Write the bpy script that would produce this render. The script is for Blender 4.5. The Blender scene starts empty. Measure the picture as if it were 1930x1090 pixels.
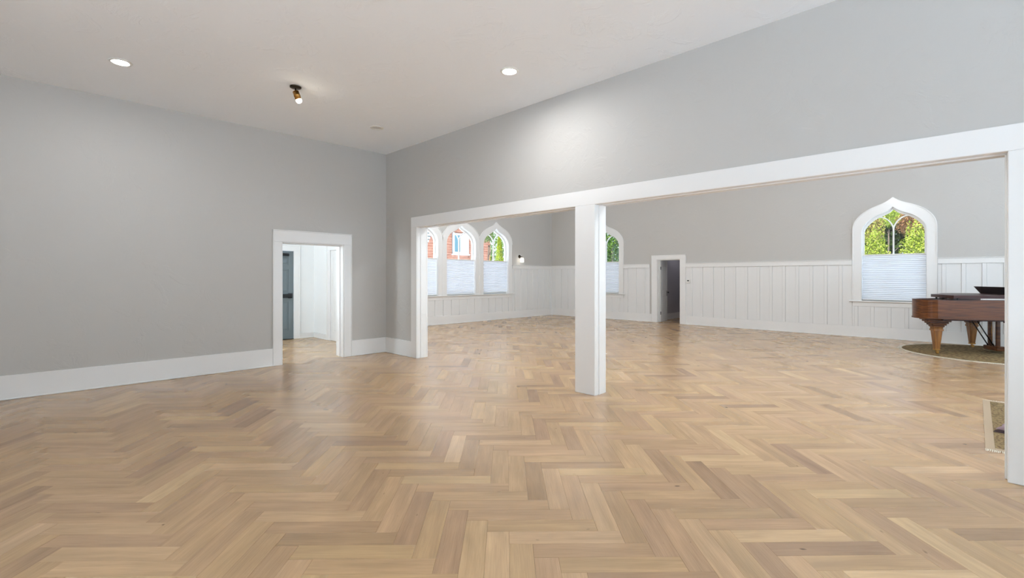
import bpy, bmesh, math, random
from mathutils import Vector, Matrix
from mathutils.geometry import tessellate_polygon

random.seed(7)
SC = bpy.context.scene
COL = SC.collection

# ------------------------------------------------------------------ camera
W_PX, H_PX = 1930, 1090
F_PX, HORIZON, TH, EYE = 892.416, 522.413, math.radians(44.4134), 1.43
S_, C_ = math.sin(TH), math.cos(TH)          # X = l*S_ + f*C_ ; Y = -l*C_ + f*S_

def LF(l, f):
    return (l * S_ + f * C_, -l * C_ + f * S_)

cam_data = bpy.data.cameras.new('camera')
cam = bpy.data.objects.new('camera', cam_data)
COL.objects.link(cam)
cam.location = (0, 0, EYE)
cam.rotation_euler = (math.radians(90), 0, TH - math.radians(90))
cam_data.sensor_fit = 'HORIZONTAL'
cam_data.sensor_width = 36
cam_data.lens = 36 * F_PX / W_PX
cam_data.shift_y = (HORIZON - H_PX / 2) / W_PX
cam_data.clip_start = 0.05
cam_data.clip_end = 300
SC.camera = cam

# ------------------------------------------------------------------ sky, sun, exposure
SC.view_settings.view_transform = 'Standard'
SC.view_settings.look = 'None'
SC.view_settings.gamma = 1
SC.view_settings.use_curve_mapping = False
SC.view_settings.exposure = 0.28

world = bpy.data.worlds.new('sky')
SC.world = world
world.use_nodes = True
bg = world.node_tree.nodes['Background']
bg.inputs['Color'].default_value = (0.75, 0.88, 1.0, 1)
bg.inputs['Strength'].default_value = 2.3

sun_data = bpy.data.lights.new('sun', 'SUN')
sun_data.energy = 20.0
sun_data.angle = math.radians(0.6)
sun_data.color = (1.0, 0.965, 0.91)
sun = bpy.data.objects.new('sun', sun_data)
COL.objects.link(sun)
sun.rotation_euler = Vector((0.62, -0.12, -1.0)).to_track_quat('-Z', 'Y').to_euler()

LAMP_STRENGTH = 480.0        # recessed ceiling lights of the near room
FILL_BACK = 118.0            # added globes that light the tall back room
SC.cycles.max_bounces = 10
SC.cycles.diffuse_bounces = 7
SC.cycles.glossy_bounces = 4
SC.cycles.transparent_max_bounces = 12
SC.cycles.sample_clamp_indirect = 4

# ------------------------------------------------------------------ material helpers
def new_mat(name):
    m = bpy.data.materials.new(name)
    m.use_nodes = True
    nt = m.node_tree
    nt.nodes.clear()
    out = nt.nodes.new('ShaderNodeOutputMaterial')
    return m, nt, out

def N(nt, typ, **kw):
    n = nt.nodes.new(typ)
    for k, v in kw.items():
        setattr(n, k, v)
    return n

def principled(nt, out, color=(.8, .8, .8), rough=.5, metal=0.0, spec=.5):
    p = N(nt, 'ShaderNodeBsdfPrincipled')
    p.inputs['Base Color'].default_value = (*color, 1)
    p.inputs['Roughness'].default_value = rough
    p.inputs['Metallic'].default_value = metal
    p.inputs['Specular IOR Level'].default_value = spec
    nt.links.new(p.outputs[0], out.inputs[0])
    return p

def painted(name, color, rough, bump=0.0, scale=5.0, dist=.01, metal=0.0, spec=.5, detail=6):
    m, nt, out = new_mat(name)
    p = principled(nt, out, color, rough, metal, spec)
    if bump:
        tc = N(nt, 'ShaderNodeTexCoord')
        nz = N(nt, 'ShaderNodeTexNoise')
        nz.inputs['Scale'].default_value = scale
        nz.inputs['Detail'].default_value = detail
        nz.inputs['Roughness'].default_value = .55
        nt.links.new(tc.outputs['Object'], nz.inputs['Vector'])
        b = N(nt, 'ShaderNodeBump')
        b.inputs['Strength'].default_value = bump
        b.inputs['Distance'].default_value = dist
        nt.links.new(nz.outputs['Fac'], b.inputs['Height'])
        nt.links.new(b.outputs[0], p.inputs['Normal'])
    return m

def plaster(name, color, rough, strength):
    """skip-trowel plaster: smooth flats with raised ragged ridges"""
    m, nt, out = new_mat(name)
    p = principled(nt, out, color, rough, 0, .4)
    tc = N(nt, 'ShaderNodeTexCoord')
    n1 = N(nt, 'ShaderNodeTexNoise')
    n1.inputs['Scale'].default_value = 2.6
    n1.inputs['Detail'].default_value = 7
    n1.inputs['Roughness'].default_value = .62
    n1.inputs['Distortion'].default_value = .9
    nt.links.new(tc.outputs['Object'], n1.inputs['Vector'])
    r = N(nt, 'ShaderNodeMapRange')
    r.inputs['From Min'].default_value = .53
    r.inputs['From Max'].default_value = .60
    nt.links.new(n1.outputs['Fac'], r.inputs['Value'])
    n2 = N(nt, 'ShaderNodeTexNoise')
    n2.inputs['Scale'].default_value = 22
    n2.inputs['Detail'].default_value = 3
    nt.links.new(tc.outputs['Object'], n2.inputs['Vector'])
    ad = N(nt, 'ShaderNodeMath', operation='MULTIPLY_ADD')
    ad.inputs[1].default_value = .35
    nt.links.new(n2.outputs['Fac'], ad.inputs[0])
    nt.links.new(r.outputs[0], ad.inputs[2])
    b = N(nt, 'ShaderNodeBump')
    b.inputs['Strength'].default_value = strength
    b.inputs['Distance'].default_value = .006
    nt.links.new(ad.outputs[0], b.inputs['Height'])
    nt.links.new(b.outputs[0], p.inputs['Normal'])
    return m

def emissive(name, color, strength):
    m, nt, out = new_mat(name)
    e = N(nt, 'ShaderNodeEmission')
    e.inputs['Color'].default_value = (*color, 1)
    e.inputs['Strength'].default_value = strength
    nt.links.new(e.outputs[0], out.inputs[0])
    return m

def oak_floor(name):
    """oak strip: grain runs along the plank's own UV, tone is a per-plank attribute"""
    m, nt, out = new_mat(name)
    p = principled(nt, out, (.5, .35, .2), .34, 0, .5)
    p.inputs['Coat Weight'].default_value = .10
    p.inputs['Coat Roughness'].default_value = .22
    uv = N(nt, 'ShaderNodeUVMap', uv_map='grain')
    tone = N(nt, 'ShaderNodeAttribute', attribute_name='tone')
    tint = N(nt, 'ShaderNodeAttribute', attribute_name='tint')
    sep = N(nt, 'ShaderNodeSeparateXYZ')
    nt.links.new(uv.outputs[0], sep.inputs[0])
    def stretched(su, sv, detail, rough, dist=0.0):
        mu = N(nt, 'ShaderNodeMath', operation='MULTIPLY'); mu.inputs[1].default_value = su
        mv = N(nt, 'ShaderNodeMath', operation='MULTIPLY'); mv.inputs[1].default_value = sv
        nt.links.new(sep.outputs[0], mu.inputs[0]); nt.links.new(sep.outputs[1], mv.inputs[0])
        co = N(nt, 'ShaderNodeCombineXYZ')
        nt.links.new(mu.outputs[0], co.inputs[0]); nt.links.new(mv.outputs[0], co.inputs[1])
        nz = N(nt, 'ShaderNodeTexNoise')
        nz.inputs['Scale'].default_value = 1
        nz.inputs['Detail'].default_value = detail
        nz.inputs['Roughness'].default_value = rough
        nz.inputs['Distortion'].default_value = dist
        nt.links.new(co.outputs[0], nz.inputs['Vector'])
        return nz
    fig = stretched(1.6, 15, 3, .5, .6)       # broad cathedral figure
    gr = stretched(5, 170, 4, .6)             # fine pores
    mott = stretched(2.2, 4, 2, .5)
    knot = stretched(9, 17, 1, .3)
    ramp = N(nt, 'ShaderNodeValToRGB')
    cr = ramp.color_ramp
    cr.elements[0].position = 0; cr.elements[0].color = (.325, .208, .122, 1)
    cr.elements[1].position = 1; cr.elements[1].color = (.61, .43, .245, 1)
    for pos, c in ((.22, (.405, .264, .155)), (.5, (.48, .317, .178)), (.78, (.53, .360, .203))):
        e = cr.elements.new(pos); e.color = (*c, 1)
    nt.links.new(tone.outputs['Fac'], ramp.inputs[0])
    def mul(col_socket, fac_socket, lo, hi, fmin=.3, fmax=.7):
        mr = N(nt, 'ShaderNodeMapRange')
        mr.inputs['From Min'].default_value = fmin; mr.inputs['From Max'].default_value = fmax
        mr.inputs['To Min'].default_value = lo; mr.inputs['To Max'].default_value = hi
        nt.links.new(fac_socket, mr.inputs['Value'])
        mx = N(nt, 'ShaderNodeMix', data_type='RGBA', blend_type='MULTIPLY')
        mx.inputs['Factor'].default_value = 1
        nt.links.new(col_socket, mx.inputs['A'])
        nt.links.new(mr.outputs[0], mx.inputs['B'])
        return mx.outputs['Result']
    c = mul(ramp.outputs[0], fig.outputs['Fac'], .86, 1.10)
    c = mul(c, gr.outputs['Fac'], .88, 1.06)
    c = mul(c, mott.outputs['Fac'], .93, 1.07)
    c = mul(c, knot.outputs['Fac'], .35, 1.0, .17, .22)
    hue = N(nt, 'ShaderNodeValToRGB')
    hue.color_ramp.elements[0].color = (1.0, .955, .96, 1)      # pinkish boards
    hue.color_ramp.elements[1].color = (1.0, .985, .89, 1)       # straw yellow boards
    nt.links.new(tint.outputs['Fac'], hue.inputs[0])
    hm = N(nt, 'ShaderNodeMix', data_type='RGBA', blend_type='MULTIPLY')
    hm.inputs['Factor'].default_value = 1
    nt.links.new(c, hm.inputs['A']); nt.links.new(hue.outputs[0], hm.inputs['B'])
    nt.links.new(hm.outputs['Result'], p.inputs['Base Color'])
    rr = N(nt, 'ShaderNodeMapRange')
    rr.inputs['To Min'].default_value = .22; rr.inputs['To Max'].default_value = .29
    nt.links.new(tint.outputs['Fac'], rr.inputs['Value'])
    nt.links.new(rr.outputs[0], p.inputs['Roughness'])
    return m

def wood(name, c1, c2, rough, scale=(3, 30, 30), spec=.5):
    m, nt, out = new_mat(name)
    p = principled(nt, out, c1, rough, 0, spec)
    tc = N(nt, 'ShaderNodeTexCoord')
    mp = N(nt, 'ShaderNodeMapping')
    mp.inputs['Scale'].default_value = scale
    nt.links.new(tc.outputs['Object'], mp.inputs[0])
    nz = N(nt, 'ShaderNodeTexNoise')
    nz.inputs['Scale'].default_value = 1
    nz.inputs['Detail'].default_value = 5
    nz.inputs['Distortion'].default_value = .4
    nt.links.new(mp.outputs[0], nz.inputs['Vector'])
    rp = N(nt, 'ShaderNodeValToRGB')
    rp.color_ramp.elements[0].position = .34; rp.color_ramp.elements[0].color = (*c1, 1)
    rp.color_ramp.elements[1].position = .66; rp.color_ramp.elements[1].color = (*c2, 1)
    nt.links.new(nz.outputs['Fac'], rp.inputs[0])
    nt.links.new(rp.outputs[0], p.inputs['Base Color'])
    return m

def window_glass(name):
    m, nt, out = new_mat(name)
    tr = N(nt, 'ShaderNodeBsdfTransparent')
    tr.inputs[0].default_value = (.95, .97, .97, 1)
    gl = N(nt, 'ShaderNodeBsdfGlossy')
    gl.inputs['Roughness'].default_value = .03
    lw = N(nt, 'ShaderNodeLayerWeight'); lw.inputs['Blend'].default_value = .5
    pw = N(nt, 'ShaderNodeMath', operation='POWER'); pw.inputs[1].default_value = 5
    nt.links.new(lw.outputs['Facing'], pw.inputs[0])
    fr = N(nt, 'ShaderNodeMath', operation='MULTIPLY_ADD'); fr.inputs[1].default_value = .8; fr.inputs[2].default_value = .03
    nt.links.new(pw.outputs[0], fr.inputs[0])
    mx = N(nt, 'ShaderNodeMixShader')
    nt.links.new(fr.outputs[0], mx.inputs[0])
    nt.links.new(tr.outputs[0], mx.inputs[1]); nt.links.new(gl.outputs[0], mx.inputs[2])
    nt.links.new(mx.outputs[0], out.inputs[0])
    return m

def translucent(name, color, amount):
    m, nt, out = new_mat(name)
    d = N(nt, 'ShaderNodeBsdfDiffuse'); d.inputs[0].default_value = (*color, 1)
    t = N(nt, 'ShaderNodeBsdfTranslucent'); t.inputs[0].default_value = (*color, 1)
    mx = N(nt, 'ShaderNodeMixShader'); mx.inputs[0].default_value = amount
    nt.links.new(d.outputs[0], mx.inputs[1]); nt.links.new(t.outputs[0], mx.inputs[2])
    nt.links.new(mx.outputs[0], out.inputs[0])
    return m

def leafy(name, cols):
    m, nt, out = new_mat(name)
    g = N(nt, 'ShaderNodeNewGeometry')
    rp = N(nt, 'ShaderNodeValToRGB')
    rp.color_ramp.elements[0].color = (*cols[0], 1)
    rp.color_ramp.elements[1].color = (*cols[-1], 1)
    for i, c in enumerate(cols[1:-1]):
        e = rp.color_ramp.elements.new((i + 1) / (len(cols) - 1)); e.color = (*c, 1)
    nt.links.new(g.outputs['Random Per Island'], rp.inputs[0])
    d = N(nt, 'ShaderNodeBsdfDiffuse'); t = N(nt, 'ShaderNodeBsdfTranslucent')
    nt.links.new(rp.outputs[0], d.inputs[0]); nt.links.new(rp.outputs[0], t.inputs[0])
    mx = N(nt, 'ShaderNodeMixShader'); mx.inputs[0].default_value = .4
    nt.links.new(d.outputs[0], mx.inputs[1]); nt.links.new(t.outputs[0], mx.inputs[2])
    nt.links.new(mx.outputs[0], out.inputs[0])
    return m

def rug_mat(name, scale, shade=1.0):
    """persian-style pile: field of small dark motifs, border bands (object coordinates)"""
    m, nt, out = new_mat(name)
    p = principled(nt, out, (.3, .25, .15), .95, 0, .1)
    tc = N(nt, 'ShaderNodeTexCoord')
    v = N(nt, 'ShaderNodeTexVoronoi'); v.inputs['Scale'].default_value = scale
    nt.links.new(tc.outputs['Object'], v.inputs['Vector'])
    nz = N(nt, 'ShaderNodeTexNoise'); nz.inputs['Scale'].default_value = 30
    nt.links.new(tc.outputs['Object'], nz.inputs['Vector'])
    rp = N(nt, 'ShaderNodeValToRGB')
    els = rp.color_ramp.elements
    els[0].position = .0; els[0].color = (.050, .022, .018, 1)
    els[1].position = 1; els[1].color = (.30, .215, .105, 1)
    for pos, c in ((.22, (.085, .04, .025)), (.34, (.33, .24, .12)), (.60, (.27, .19, .095)), (.75, (.14, .105, .055))):
        e = els.new(pos); e.color = (*c, 1)
    nt.links.new(v.outputs['Distance'], rp.inputs[0])
    mx = N(nt, 'ShaderNodeMix', data_type='RGBA', blend_type='MULTIPLY')
    mx.inputs['Factor'].default_value = .6
    mr = N(nt, 'ShaderNodeMapRange'); mr.inputs['To Min'].default_value = .45; mr.inputs['To Max'].default_value = 1.3
    nt.links.new(nz.outputs['Fac'], mr.inputs['Value'])
    nt.links.new(rp.outputs[0], mx.inputs['A']); nt.links.new(mr.outputs[0], mx.inputs['B'])
    mr.inputs['To Max'].default_value = 1.3 * shade; mr.inputs['To Min'].default_value = .45 * shade
    nt.links.new(mx.outputs['Result'], p.inputs['Base Color'])
    b = N(nt, 'ShaderNodeBump'); b.inputs['Strength'].default_value = .5; b.inputs['Distance'].default_value = .004
    nt.links.new(nz.outputs['Fac'], b.inputs['Height']); nt.links.new(b.outputs[0], p.inputs['Normal'])
    return m

M = {
    'wall': plaster('grey_wall_plaster', (.515, .500, .474), .62, .25),
    'ceiling': plaster('ceiling_plaster', (.91, .945, .985), .7, .4),
    'trim': painted('white_gloss_trim', (.80, .795, .78), .22),
    'panelling': painted('white_satin_panelling', (.76, .76, .75), .38, .03, 60, .001),
    'hall': painted('white_hall_paint', (.84, .85, .845), .55, .08, 8, .003),
    'closet': painted('mauve_grey_paint', (.42, .41, .44), .6, .08, 8, .003),
    'oak': oak_floor('oak_herringbone'),
    'underlay': painted('dark_joint', (.16, .10, .06), .8),
    'grey_door': painted('slate_grey_door_paint', (.135, .165, .18), .4),
    'black': painted('black_metal', (.012, .014, .018), .4, metal=.3),
    'bronze': painted('dark_bronze', (.055, .042, .028), .38, metal=.8),
    'brass': painted('aged_brass', (.42, .22, .06), .32, metal=.9),
    'white_plastic': painted('white_plastic', (.75, .75, .72), .4),
    'screen': painted('dark_lcd', (.02, .025, .02), .2),
    'lamp_on': emissive('lit_lens', (.97, .985, 1.0), LAMP_STRENGTH),
    'lamp_soft': emissive('lit_soft_lens', (.97, .985, 1.0), LAMP_STRENGTH * .5),
    'added_back_lamp': emissive('added_back_globe', (.93, .97, 1.0), FILL_BACK),  # glow of the added back-room globes
    'bulb': emissive('lit_bulb', (1.0, .90, .72), 40.0),
    'opal': emissive('lit_opal_glass', (1.0, .95, .85), 4.0),
    'added_passage_lens': emissive('added_dim_lens', (.95, .93, 1.0), 60.0),  # glow of the lamp added in the passage
    'globe': emissive('added_cool_globe', (.78, .91, 1.0), 125.0),  # cool glow of the added hall globe
    'lens_off': painted('unlit_lens', (.62, .62, .60), .3),
    'glass': window_glass('window_glass'),
    'shade': translucent('pleated_shade_fabric', (.79, .82, .88), .14),
    'mahogany': wood('mahogany', (.046, .015, .006), (.165, .055, .014), .30, (2.2, 8, 70), .3),
    'mahogany_lid': wood('dark_mahogany_lid', (.030, .010, .009), (.055, .018, .015), .38, (1.5, 16, 16), .25),
    'leg_wood': wood('golden_leg_wood', (.15, .058, .015), (.32, .14, .04), .3, (18, 18, 2.5), .4),
    'ebony': painted('ebony_finish', (.010, .006, .006), .25),
    'ivory': painted('ivory_keys', (.78, .75, .66), .3),
    'rug': rug_mat('persian_rug_field', 15),
    'rug_round': rug_mat('olive_round_rug', 11, .75),
    'rug_edge': painted('pale_rug_edge', (.36, .27, .18), .95, .4, 90, .003),
    'rug_dark': rug_mat('dark_rug_border', 28, .62),
    'fringe': painted('cream_fringe', (.66, .60, .48), .95),
    'mauve': painted('mauve_cloth', (.235, .165, .185), .9, .5, 40, .004),
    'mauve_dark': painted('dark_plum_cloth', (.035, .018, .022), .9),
    'bounce_ground': painted('pale_bounce_ground', (.61, .72, .88), .95, .5, 14, .05),  # pale cool ground colour, chosen to bounce light onto the ceiling
    'bark': painted('bark', (.05, .036, .026), .9, .7, 12, .02),
    'siding_red': wood('red_cedar_siding', (.42, .185, .125), (.70, .38, .27), .8, (3, 3, 40)),
    'siding_white': painted('white_lap_siding', (.72, .74, .76), .6),
    'roof': painted('slate_shingles', (.06, .065, .075), .85, .6, 20, .02),
    'far_glass': painted('teal_pane', (.15, .27, .32), .35, spec=.3),  # opaque teal pane
    'far_blind': painted('closed_white_blind', (.70, .74, .74), .5),
    'leaf_lime': leafy('lime_leaves', [(0.161, 0.236, 0.022), (0.285, 0.360, 0.043), (0.372, 0.409, 0.074), (0.099, 0.161, 0.019), (0.384, 0.372, 0.136)]),
    'leaf_dark': leafy('dark_green_leaves', [(0.012, 0.037, 0.009), (0.031, 0.081, 0.015), (0.062, 0.136, 0.025), (0.186, 0.260, 0.056), (0.019, 0.050, 0.012)]),
    'leaf_rust': leafy('rust_leaves', [(0.186, 0.081, 0.037), (0.260, 0.136, 0.068), (0.149, 0.074, 0.031), (0.298, 0.186, 0.099), (0.062, 0.037, 0.019)]),
    'leaf_olive': leafy('olive_bronze_leaves', [(.20, .19, .05), (.34, .30, .08), (.12, .10, .04), (.30, .20, .10), (.05, .05, .02)]),
    'leaf_mid': leafy('mid_green_leaves', [(0.074, 0.136, 0.037), (0.174, 0.248, 0.087), (0.279, 0.341, 0.161), (0.043, 0.081, 0.025)]),
    'leaf_gold': leafy('gold_green_needles', [(0.211, 0.273, 0.019), (0.322, 0.372, 0.031), (0.384, 0.409, 0.062), (0.105, 0.155, 0.012)]),
    'leaf_back': leafy('blackish_green_leaves', [(0.007, 0.015, 0.006), (0.019, 0.031, 0.011), (0.031, 0.050, 0.012), (0.012, 0.019, 0.009)]),  # near-black green for the rearmost trees
}

# ------------------------------------------------------------------ mesh helpers
class B:
    """collects simple solids into one mesh"""
    def __init__(self):
        self.bm = bmesh.new()

    def box(self, a, b, bev=0.0, mat=None):
        lo = [min(p, q) for p, q in zip(a, b)]; hi = [max(p, q) for p, q in zip(a, b)]
        vs = [self.bm.verts.new((x, y, z)) for z in (lo[2], hi[2]) for y in (lo[1], hi[1]) for x in (lo[0], hi[0])]
        fs = [self.bm.faces.new([vs[i] for i in f]) for f in ((0, 2, 3, 1), (4, 5, 7, 6), (0, 1, 5, 4), (2, 6, 7, 3), (0, 4, 6, 2), (1, 3, 7, 5))]
        if bev:
            es = list({e for f in fs for e in f.edges})
            bmesh.ops.bevel(self.bm, geom=es, offset=bev, segments=1, affect='EDGES', profile=.5)
        return self

    def plate(self, loops, xf, d0, d1):
        """loops: outline + holes as 2D points; xf maps (u,v,d) to 3D"""
        tri = tessellate_polygon([[Vector((u, v, 0)) for u, v in lp] for lp in loops])
        flat = [p for lp in loops for p in lp]
        va = [self.bm.verts.new(xf(u, v, d0)) for u, v in flat]
        vb = [self.bm.verts.new(xf(u, v, d1)) for u, v in flat]
        new = []
        for t in tri:
            if len({*t}) < 3: continue
            try:
                new.append(self.bm.faces.new([va[i] for i in t]))
                new.append(self.bm.faces.new([vb[i] for i in reversed(t)]))
            except ValueError:
                pass
        k = 0
        for lp in loops:
            n = len(lp)
            for i in range(n):
                j = (i + 1) % n
                new.append(self.bm.faces.new([va[k + i], va[k + j], vb[k + j], vb[k + i]]))
            k += n
        bmesh.ops.recalc_face_normals(self.bm, faces=new)
        return self

    def lathe(self, prof, n=24, mat=Matrix.Identity(4), cap=True):
        rings = []
        for r, z in prof:
            rings.append([self.bm.verts.new(mat @ Vector((r * math.cos(2 * math.pi * i / n), r * math.sin(2 * math.pi * i / n), z))) for i in range(n)])
        new = []
        for a, b in zip(rings, rings[1:]):
            for i in range(n):
                j = (i + 1) % n
                f = self.bm.faces.new([a[i], a[j], b[j], b[i]]); f.smooth = n > 8; new.append(f)
        if cap:
            new.append(self.bm.faces.new(list(reversed(rings[0])))); new.append(self.bm.faces.new(rings[-1]))
        bmesh.ops.recalc_face_normals(self.bm, faces=new)
        return self

    def tube(self, pts, r, n=8):
        pts = [Vector(p) for p in pts]
        rings = []
        for i, p in enumerate(pts):
            d = (pts[min(i + 1, len(pts) - 1)] - pts[max(i - 1, 0)]).normalized()
            q = d.to_track_quat('Z', 'Y')
            rings.append([self.bm.verts.new(p + q @ Vector((r * math.cos(2 * math.pi * k / n), r * math.sin(2 * math.pi * k / n), 0))) for k in range(n)])
        new = []
        for a, b in zip(rings, rings[1:]):
            for k in range(n):
                f = self.bm.faces.new([a[k], a[(k + 1) % n], b[(k + 1) % n], b[k]]); f.smooth = True; new.append(f)
        new += [self.bm.faces.new(rings[0]), self.bm.faces.new(rings[-1])]
        bmesh.ops.recalc_face_normals(self.bm, faces=new)
        return self

    def obj(self, name, mat, parent=None, loc=None, smooth=False):
        me = bpy.data.meshes.new(name)
        self.bm.to_mesh(me); self.bm.free()
        if smooth:
            for p in me.polygons: p.use_smooth = True
        return link(name, me, mat, parent, loc)

def link(name, me, mat, parent=None, loc=None):
    if mat is not None and not me.materials:
        me.materials.append(M[mat] if isinstance(mat, str) else mat)
    o = bpy.data.objects.new(name, me)
    COL.objects.link(o)
    if parent is not None: o.parent = parent
    if loc is not None: o.location = loc
    return o

def empty(name, loc=(0, 0, 0), rotz=0.0):
    o = bpy.data.objects.new(name, None)
    o.empty_display_size = .1
    COL.objects.link(o)
    o.location = loc; o.rotation_euler = (0, 0, rotz)
    return o

def tag(o, label, cat, group=None, kind=None):
    o['label'] = label; o['category'] = cat
    if group: o['group'] = group
    if kind: o['kind'] = kind
    return o

def structure(o, label, cat):
    return tag(o, label, cat, kind='structure')

def rect(u0, u1, v0, v1):
    return [(u0, v0), (u1, v0), (u1, v1), (u0, v1)]

def smooth_curve(pts, n=6):
    """Catmull-Rom through 2D points"""
    out = []
    P = [pts[0]] + list(pts) + [pts[-1]]
    for i in range(1, len(P) - 2):
        p0, p1, p2, p3 = (Vector(q) for q in P[i - 1:i + 3])
        for k in range(n):
            t = k / n
            out.append(tuple(.5 * ((2 * p1) + (p2 - p0) * t + (2 * p0 - 5 * p1 + 4 * p2 - p3) * t * t + (3 * p1 - p0 - 3 * p2 + p3) * t ** 3)))
    out.append(tuple(pts[-1]))
    return out

def ribbon(pts, w):
    """2D polyline -> outline polygon of width w"""
    pts = [Vector(p) for p in pts]
    L, R = [], []
    for i, p in enumerate(pts):
        d = (pts[min(i + 1, len(pts) - 1)] - pts[max(i - 1, 0)]).normalized()
        n = Vector((-d.y, d.x)) * w / 2
        L.append(tuple(p + n)); R.append(tuple(p - n))
    return L + R[::-1]

# ------------------------------------------------------------------ room dimensions
XH, XH2 = 4.785, 4.975        # dividing wall, near and far face
YL, YL2 = 8.065, 8.315        # left wall
XR, YB = 13.87, 11.48         # back room: right wall, far wall
ZC, ZC2 = 3.7745, 4.7         # ceilings
X0, Y0 = -3.4, -4.2           # walls behind the camera
HALL_Y, HALL_X0 = 11.25, -.6

planeX = lambda x: (lambda u, v, d: (x + d, u, v))      # wall at constant X, u = Y
planeY = lambda y: (lambda u, v, d: (u, y + d, v))      # wall at constant Y, u = X

# ------------------------------------------------------------------ floor with herringbone planks
PL_W, PL_L = .1245, .6225
PL_ROT = math.radians(-.75)     # planks lie 45 degrees to the walls
floor = B().box((X0 - .2, Y0 - .2, -.12), (XH2, YL2, -.011)).box((XH2, Y0 - .2, -.12), (XR + .2, YB + .2, -.011)) \
    .box((HALL_X0, YL2, -.12), (XH2, HALL_Y + .1, -.011)).box((XR + .2, 5.2, -.12), (17.2, 7.6, -.011)).obj('floor', 'underlay')
structure(floor, 'light oak herringbone parquet floor running through both rooms', 'floor')

ANG_P = math.atan2(-C_, S_)     # world angle of the camera's right direction

def plank_world(p, q):
    # (p,q): right / forward in the plank frame
    l = p * math.cos(PL_ROT) + q * math.sin(PL_ROT)
    f = -p * math.sin(PL_ROT) + q * math.cos(PL_ROT)
    return LF(l, f)

def clip(poly, axis, val, keep_less):
    out = []
    n = len(poly)
    for i in range(n):
        a, b = poly[i], poly[(i + 1) % n]
        ia = (a[axis] <= val) == keep_less or abs(a[axis] - val) < 1e-9
        ib = (b[axis] <= val) == keep_less or abs(b[axis] - val) < 1e-9
        if ia: out.append(a)
        if ia != ib:
            t = (val - a[axis]) / (b[axis] - a[axis])
            out.append((a[0] + (b[0] - a[0]) * t, a[1] + (b[1] - a[1]) * t))
    return out

REG = [(X0, XH2, Y0, YL + .02), (XH2, XR, Y0, YB), (HALL_X0, XH2, YL + .02, HALL_Y), (XR, 17.0, 6.4, 7.45)]

def inside(x, y):
    return any(r[0] <= x <= r[1] and r[2] <= y <= r[3] for r in REG)

def project(x, y, z=0.0):
    l, f = x * S_ - y * C_, x * C_ + y * S_
    if f < .15: return None
    return 965 + F_PX * l / f, HORIZON - F_PX * (z - EYE) / f

planks = []
A0, B0 = -.394, 3.027
aa, bb = A0 * math.cos(-PL_ROT) + B0 * math.sin(-PL_ROT), -A0 * math.sin(-PL_ROT) + B0 * math.cos(-PL_ROT)
rng = random.Random(11)
for i in range(-26, 34):
    for k in range(-110, 110):
        a = aa + k * PL_W + i * PL_L
        b = bb - k * PL_W + i * PL_L
        if not (-18 < a < 18 and -9 < b < 22): continue
        for horiz, r in ((True, (a, a + PL_L, b - PL_W, b)), (False, (a - PL_W, a, b - PL_L, b))):
            cx_, cy_ = plank_world((r[0] + r[1]) / 2, (r[2] + r[3]) / 2)
            g = .0003
            cor = [plank_world(p, q) for p, q in ((r[0] + g, r[2] + g), (r[1] - g, r[2] + g), (r[1] - g, r[3] - g), (r[0] + g, r[3] - g))]
            ins = [inside(*c) for c in cor]
            if not any(ins) and not inside(cx_, cy_): continue
            if not all(ins):
                best = None
                for rg in REG:
                    pl = cor
                    for ax, v, less in ((0, rg[0], False), (0, rg[1], True), (1, rg[2], False), (1, rg[3], True)):
                        if pl: pl = clip(pl, ax, v, less)
                    if len(pl) >= 3:
                        ar = abs(sum(pl[j][0] * pl[(j + 1) % len(pl)][1] - pl[(j + 1) % len(pl)][0] * pl[j][1] for j in range(len(pl)))) / 2
                        if best is None or ar > best[0]: best = (ar, pl)
                if best is None or best[0] < .0008: continue
                cor = best[1]
            pj = [project(*c) for c in cor]
            area = 0
            c0 = project(cx_, cy_)
            if all(pj) and c0 and -20 < c0[0] < W_PX + 20 and 560 < c0[1] < H_PX + 25:
                area = abs(sum(pj[j][0] * pj[(j + 1) % len(pj)][1] - pj[(j + 1) % len(pj)][0] * pj[j][1] for j in range(len(pj)))) / 2
            axis = Vector(plank_world(1, 0)) - Vector(plank_world(0, 0)) if horiz else Vector(plank_world(0, 1)) - Vector(plank_world(0, 0))
            planks.append((area, cor, (cx_, cy_), axis))
planks.sort(key=lambda t: -t[0])

def plank_geom(cor, cen, axis, verts, faces, uvs, tones):
    tone = min(1, max(0, rng.gauss(.5, .19)))
    hue = min(1, max(0, rng.gauss(.5, .3)))
    ou, ov = rng.uniform(0, 200), rng.uniform(0, 200)
    side = Vector((-axis.y, axis.x))
    tx, ty = rng.gauss(0, .0004), rng.gauss(0, .0012)
    n = len(cor); k0 = len(verts)
    c = Vector((sum(p[0] for p in cor) / n, sum(p[1] for p in cor) / n))
    bev = .0006
    top, rim, bot = [], [], []
    for p in cor:
        v = Vector(p); d = c - v
        ins = v + d.normalized() * bev * 1.4
        h = lambda w: tx * (w - c).dot(axis) + ty * (w - c).dot(side)
        top.append((ins.x, ins.y, h(ins))); rim.append((v.x, v.y, h(v) - .0009)); bot.append((v.x, v.y, -.0108))
    verts += top + rim + bot
    faces.append([k0 + i for i in range(n)])
    for i in range(n):
        j = (i + 1) % n
        faces.append([k0 + i, k0 + n + i, k0 + n + j, k0 + j])
        faces.append([k0 + n + i, k0 + 2 * n + i, k0 + 2 * n + j, k0 + n + j])
    tones += [(tone, hue)] * (1 + 2 * n)
    cc = Vector(cen)
    for q in top + rim + bot:
        w = Vector((q[0], q[1])) - cc
        uvs.append((w.dot(axis) + ou, w.dot(side) + ov))

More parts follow.
